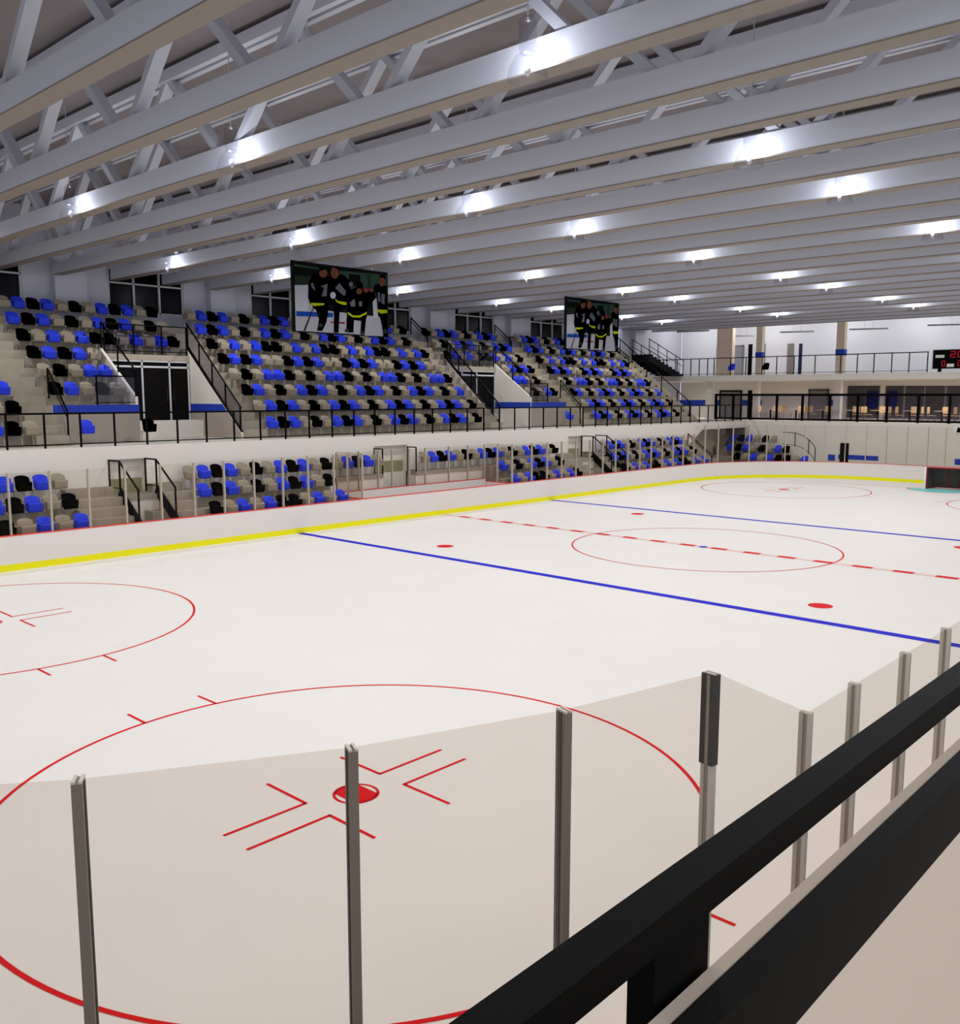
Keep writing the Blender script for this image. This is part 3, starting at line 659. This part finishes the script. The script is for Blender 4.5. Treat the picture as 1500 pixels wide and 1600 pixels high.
# lower end wall: stripe segments as wall trim, dark locker door and sign
tr = MB()
for p in ((1294, 710, 1304.5, 720), (1310, 710, 1372, 720), (1492, 717, 1530, 728)):
    a, b = at(*p[:2], 'x', XE), at(*p[2:], 'x', XE); tr.box((XE-.02, a.y, a.z), (XE-.001, b.y, b.z))
struct('trim_1', tr, STRIPE)
a, b = at(1313.5, 692, 'x', XE), at(1325, 724, 'x', XE)
d = struct('door_3', MB().box((XE-.05, a.y, -.05), (XE-.001, b.y, a.z)), BLACK)
a, b = at(1135, 667, 'x', XE), at(1163.5, 690, 'x', XE)
struct('door_4', MB().box((XE-.04, a.y, .0), (XE-.001, b.y, a.z)), DOORG)
sg = thing('wall_sign', 'small black and white sign under the lounge ledge at right edge', 'sign', at(1497, 672, 'x', XE-.02))
obj('sign_board', MB().box((-.03, -.45, -.2), (0, .25, .25)), PAD, sg); obj('sign_symbol', MB().prism([(-.4, -.15), (.1, -.15), (.0, .2), (-.25, .05)], 'x', -.036, -.031), BLACK, sg)
# corner curved rail
cr = thing('corner_railing', 'curved dark railing beside the far corner seats', 'railing', (33.0, 11.5, 1.62))
arc = [(33.6, 12.6, 2.75), (33.4, 11.6, 2.72), (33.1, 10.9, 2.55), (32.7, 10.3, 2.3), (32.3, 9.8, 2.0), (31.9, 9.5, 1.8)]
arc = [tuple(Vector(p)-cr.location) for p in arc]
obj('top_rail', MB().tube(arc, .025), BLACK, cr); obj('bottom_rail', MB().tube([(x, y, z-.85) for x, y, z in arc], .018), BLACK, cr)
for i in (1, 3, 5): x, y, z = arc[i]; obj('post', MB().bar((x, y, z-.95), (x, y, z), .045, .045), BLACK, cr)
# mezzanine
struct('mezzanine_floor', MB().box((XE, -26, 3.2), (46, 24.7, 3.55)), WHITE)
struct('wall_mezzanine', MB().box((40, -26, 3.55), (40.3, 24.7, 6.4)), WHITE)
struct('upper_floor', MB().box((XE, -26, 6.4), (46, 24.7, 6.8)), WHITE)
struct('wall_upper_end', MB().box((40, -26, 6.8), (40.3, 24.7, 13.1)), WALLCOOL)
st = MB()
for p in ((1060, 625, 1126, 634), (1160, 625, 1170, 634), (1176, 625, 1190, 634), (1298, 625, 1313.5, 634), (1498, 625, 1520, 634)):
    a, b = at(*p[:2], 'x', 40), at(*p[2:], 'x', 40); st.box((39.97, a.y, a.z), (39.999, b.y, b.z))
struct('trim_2', st, STRIPE)
def colm(px0, px1, x, z0, z1, name, m=WHITE, band=None):
    a, b = at(px0, 600, 'x', x).y, at(px1, 600, 'x', x).y
    mb = MB().box((x, a, z0), (x+.45, b, z1), 0)
    if band:
        za, zb = at(px0, band[1], 'x', x).z, at(px0, band[0], 'x', x).z
        mb.box((x-.01, a+.03, za), (x+.46, b-.03, zb), 1)
    struct(name, mb, [m, STRIPE])
colm(1103, 1113, 35.2, 3.55, 6.4, 'column_mezzanine'); colm(1177, 1185, 37, 3.55, 6.4, 'column_mezzanine'); colm(1303, 1314, 36, 3.55, 6.4, 'column_mezzanine')
colm(1118, 1142, 36.5, 6.8, 13.1, 'column_upper', PARA); colm(1179, 1188, 36.5, 6.8, 13.1, 'column_upper', PARA, (550.5, 559)); colm(1303.5, 1316, 35, 6.8, 13.1, 'column_upper', PARA, (546, 555.5))
def wall_door(n, px0, px1, pyt, zb, m, frame=None, x=40):
    a, b = at(px0, pyt, 'x', x), at(px1, pyt, 'x', x)
    d = struct(f'door_{n}', MB().box((x-.04, a.y, zb), (x-.001, b.y, a.z)), m)
    if frame:
        obj('door_frame', MB().box((x-.07, a.y, zb), (x-.041, a.y-.12, a.z)).box((x-.07, b.y, zb), (x-.041, b.y+.12, a.z)).box((x-.07, a.y, a.z-.12), (x-.041, b.y, a.z)), frame, d)
wall_door(5, 1125, 1160, 610, 3.55, DOORG, BLACK); wall_door(6, 1169, 1175.5, 610, 3.55, BLACK); wall_door(7, 1264, 1296, 608, 3.55, DOORG, GREYWIN)
wall_door(8, 1142, 1163, 540, 6.8, mat('door_cool', (150, 150, 160), .6), DOORG); wall_door(9, 1170, 1176, 538, 6.8, BLACK); wall_door(10, 1193, 1196.5, 537, 6.8, DOORG); wall_door(11, 1231, 1241, 537, 6.8, DOORG); wall_door(12, 1249, 1254, 537, 6.8, mat('teal_dark', (10, 28, 60), .5)); wall_door(13, 1120, 1124, 542, 6.8, DOORG)
# lounge windows
for i, (p0, p1) in enumerate(((1325, 1351.5), (1353.5, 1373), (1384, 1411), (1415, 1443), (1446, 1475), (1479, 1500), (1504, 1530))):
    a, b = at(p0, 603, 'x', 40), at(p1, 652, 'x', 40)
    w = struct(f'window_{i+11}', MB().box((39.96, a.y, 3.7), (39.999, b.y, a.z)), GREYWIN)
    if i in (1, 2):
        pa, pb = at((1355, 1386)[i-1], 611, 'x', 39.93), at((1372, 1401)[i-1], 638, 'x', 39.93)
        o = obj('window_panel', MB().box((39.9, pa.y, pb.z), (39.93, pb.y, pa.z)), POSTERBLUE, w); o['label'] = 'dark blue panel behind the pane'  # poster board on the wall, parented to the window behind it
    obj('window_frame', MB().box((39.94, a.y, 3.7), (39.96, a.y-.06, a.z)).box((39.94, b.y, 3.7), (39.96, b.y+.06, a.z)), DOORG, w)
# mezzanine fence, thick black
ym = [18.19, 16.76, 15.35, 13.37, 11.48, 9.55, 7.64, 5.74, 3.78, 1.91, 0, -1.9]
railing('lounge_fence', 'tall black fence with thick posts along the lounge ledge', [(XE+.1, 18.25, 3.55), (XE+.1, -2.0, 3.55)], 1.82, [(XE+.1, y, 3.55) for y in ym], t=.16, lowt=.13, low=.1, panel=GL_RAIL)
yu = [24.0, 22.8, 21.6, 20.4, 19.68, 18.98, 18.44, 17.09, 15.87, 14.62, 13.51, 12.23, 10.72, 8.95, 7.83, 6.74, 5.6, 4.52, 3.4]
railing('upper_floor_railing', 'dark railing along the white edge of the upper floor', [(XE+.1, 24.2, 6.8), (XE+.1, 3.36, 6.8)], 1.28, [(XE+.1, y, 6.8) for y in yu], t=.06, lowt=.03)
# lounge tables and chairs
def chair_at(x, y, rz, label):
    c = thing('cafe_chair', label, 'chair', (x, y, 3.55), 'lounge chairs', rz)
    link('seat', CH[0], c); link('backrest', CH[1], c); link('chair_frame', CH[2], c)
CH = [MB().box((-.22, -.22, .43), (.22, .22, .47)).mesh('seat', WOOD), MB().box((-.25, .2, .58), (.25, .24, 1.02)).mesh('backrest', WOOD),
      MB().bar((-.2,-.2,0), (-.2,-.2,.43), .03, .03).bar((.2,-.2,0), (.2,-.2,.43), .03, .03).bar((-.2,.22,0), (-.2,.22,.9), .03, .03).bar((.2,.22,0), (.2,.22,.9), .03, .03).mesh('chair_frame', DOORG)]
TB = [MB().box((-.38, -.38, .72), (.38, .38, .76)).mesh('table_top', TABLEM), MB().bar((0,0,.04), (0,0,.72), .09, .09).mesh('pedestal', BLACK), MB().box((-.25, -.25, 0), (.25, .25, .04)).mesh('base', BLACK)]
for i, px in enumerate((1204, 1244, 1286, 1330, 1372, 1422, 1472, 1516)):
    p = at(px, 640, 'x', 36.8); y = p.y; nm = ORD[i+1]
    t = thing('cafe_table', f'small wood-topped lounge table behind the black fence, {nm} from the left', 'table', (36.8, y, 3.55), 'lounge tables')
    link('table_top', TB[0], t); link('pedestal', TB[1], t); link('base', TB[2], t)
    for dx, dy, rz, w in ((-.1, .6, 0, 'left'), (-.1, -.6, math.pi, 'right'), (.75, .0, -math.pi/2, 'wall')):
        chair_at(36.8+dx, y+dy, rz, f'tan wooden chair on the {w} side of the {nm} lounge table')
# scoreboard
sb = thing('scoreboard', 'black scoreboard with red digits on the upper floor edge', 'scoreboard', (XE-.05, 3.04, 7.0))
case = obj('board_case', MB().box((0, 0, 0), (.2, -4.6, 1.17)), BLACK, sb)
obj('board_mount', MB().box((.05, -.3, -.2), (.15, -.5, 0)).box((.05, -4.1, -.2), (.15, -4.3, 0)), BLACK, sb)
obj('board_edge', MB().box((-.01, .0, 0), (0, .05, 1.2)).box((-.01, 0, 1.17), (0.2, -4.6, 1.21)), FRAMEW, sb)
LED = mat('led_red', (150, 8, 26), .5, emit=.5)
SEG = {'0': 'abcdef', '1': 'bc', '2': 'abged', '3': 'abgcd', '5': 'afgcd', '8': 'abcdefg'}
def digit(mb, ch, y, z, w, h, t):
    S = {'a': ((0, h-t), (w, h)), 'd': ((0, 0), (w, t)), 'g': ((0, h/2-t/2), (w, h/2+t/2)), 'f': ((0, h/2), (t, h)), 'b': ((w-t, h/2), (w, h)), 'e': ((0, 0), (t, h/2)), 'c': ((w-t, 0), (w, h/2))}
    for s in SEG[ch]:
        (a0, b0), (a1, b1) = S[s]; mb.box((-.012, y-a0, z+b0), (-.001, y-a1, z+b1))
def dig(ch, y, z, w, h, t):
    mb = MB(); digit(mb, ch, y, z, w, h, t); obj('digit', mb, LED, case)
for c, y in zip('2000', (-1.0, -1.42, -2.0, -2.42)): dig(c, y, .68, .32, .4, .06)
obj('colon', MB().box((-.012, -1.84, .78), (-.001, -1.9, .84)).box((-.012, -1.84, .95), (-.001, -1.9, 1.01)), LED, case)
for y in (-.52, -1.45, -2.9): dig('0', y, .14, .22, .36, .05)
obj('name_plate', MB().box((-.01, -.14, .68), (-.001, -.66, .86)), PAD, case); obj('name_plate', MB().box((-.01, -.84, .1), (-.001, -1.25, .3)), PAD, case)
# linear fixtures under the upper ceiling
k = 0
for p0, p1 in (((972, 517), (1014, 513)), ((1058, 519), (1108, 516)), ((1143, 526), (1179, 524)), ((1219, 520), (1272, 517)), ((1327, 516), (1388, 512)), ((1449, 510), (1510, 505))):
    k += 1; X_ = 31.2 if k == 1 else (34.6 if k == 2 else 37.5)
    a, b = at(*p0, 'x', X_), at(*p1, 'x', X_+(.8 if k > 2 else .4)); z = (a.z+b.z)/2
    o = thing('linear_light', f'thin grey linear light hanging over the upper floor, {ORD[k]} from the left', 'light', ((a.x+b.x)/2, (a.y+b.y)/2, z), 'linear lights')
    obj('fixture_body', MB().bar(Vector((a.x, a.y, z))-o.location, Vector((b.x, b.y, z))-o.location, .14, .1), TUBE, o)
    obj('hanging_wire', MB().bar((0, .3, .04), (0, .3, 13.1-z), .01, .01).bar((0, -.3, .04), (0, -.3, 13.1-z), .01, .01), TUBE, o)

# ------------------------------------------------------------------ camera-side ledge with its black handrail
struct('balcony_floor', MB().box((-46, -26, 3.2), (34, -15.24, 3.48)), FLOORC)
ph = thing('balcony_railing', 'thick black handrail right beside the camera on a beige parapet', 'railing', (-27.5, -15.2, 3.48))
q = lambda x, y, z: (x+27.5, y+15.2, z-3.48)
o = obj('handrail', MB().box(q(-34, -15.188, 4.606), q(0, -15.138, 4.65)), RAILTOP, ph); o['label'] = 'flat black top bar'
for x in (-29.8, -27.47, -25.1, -22.8, -20.5, -18.2, -15.9):
    obj('post', MB().box(q(x-.062, -15.178, 3.3), q(x+.062, -15.142, 4.606)), BLACK, ph)
obj('parapet', MB().box(q(-34, -15.236, 3.48), q(0, -15.184, 4.527)), PARA, ph)
o = obj('lower_bar', MB().box(q(-34, -15.243, 4.412), q(0, -15.2365, 4.5295)).box(q(-34, -15.2365, 4.5275), q(0, -15.205, 4.5295)), RAILTOP, ph); o['label'] = 'black inner band below the handrail'

def fill(name, x, y, z, e, r=.25):
    d = bpy.data.lights.new(name, 'POINT'); d.energy = e; d.shadow_soft_size = r; d.color = (.97, .98, 1)
    o = bpy.data.objects.new(name, d); COL.objects.link(o); o.location = (x, y, z)
def down(name, x, y, z, e):
    d = bpy.data.lights.new(name, 'SPOT'); d.energy = e; d.spot_size = math.radians(165); d.spot_blend = .9; d.shadow_soft_size = .1; d.color = (1, .97, .94)
    o = bpy.data.objects.new(name, d); COL.objects.link(o); o.location = (x, y, z)
for y in (22, 16.5, 11, 5.5, 0, -6): fill('upper_floor_light', 37.2, y, 10.6, 170)  # fill lights added to brighten the upper end wall
for y in (21.5, 14, 7.4, 3, -3): down('lounge_light', 36.4, y, 6.3, 290)  # unseen fill spots added under the ceiling to brighten the lounge
fill('balcony_light', -29, -20, 9, 450, .5); fill('balcony_light', -20, -20, 9, 450, .5)  # unseen fill lights added for the inner face of the parapet
# ------------------------------------------------------------------ light and look
w = bpy.data.worlds.new('world'); scene.world = w; w.use_nodes = True
bg = w.node_tree.nodes['Background']; bg.inputs[0].default_value = (.74, .83, 1, 1); bg.inputs[1].default_value = .95
scene.view_settings.view_transform = 'Standard'; scene.view_settings.look = 'None'; scene.view_settings.exposure = 0
scene.cycles.transparent_max_bounces = 24; scene.cycles.max_bounces = 6; scene.cycles.diffuse_bounces = 4
scene.cycles.sample_clamp_indirect = 4
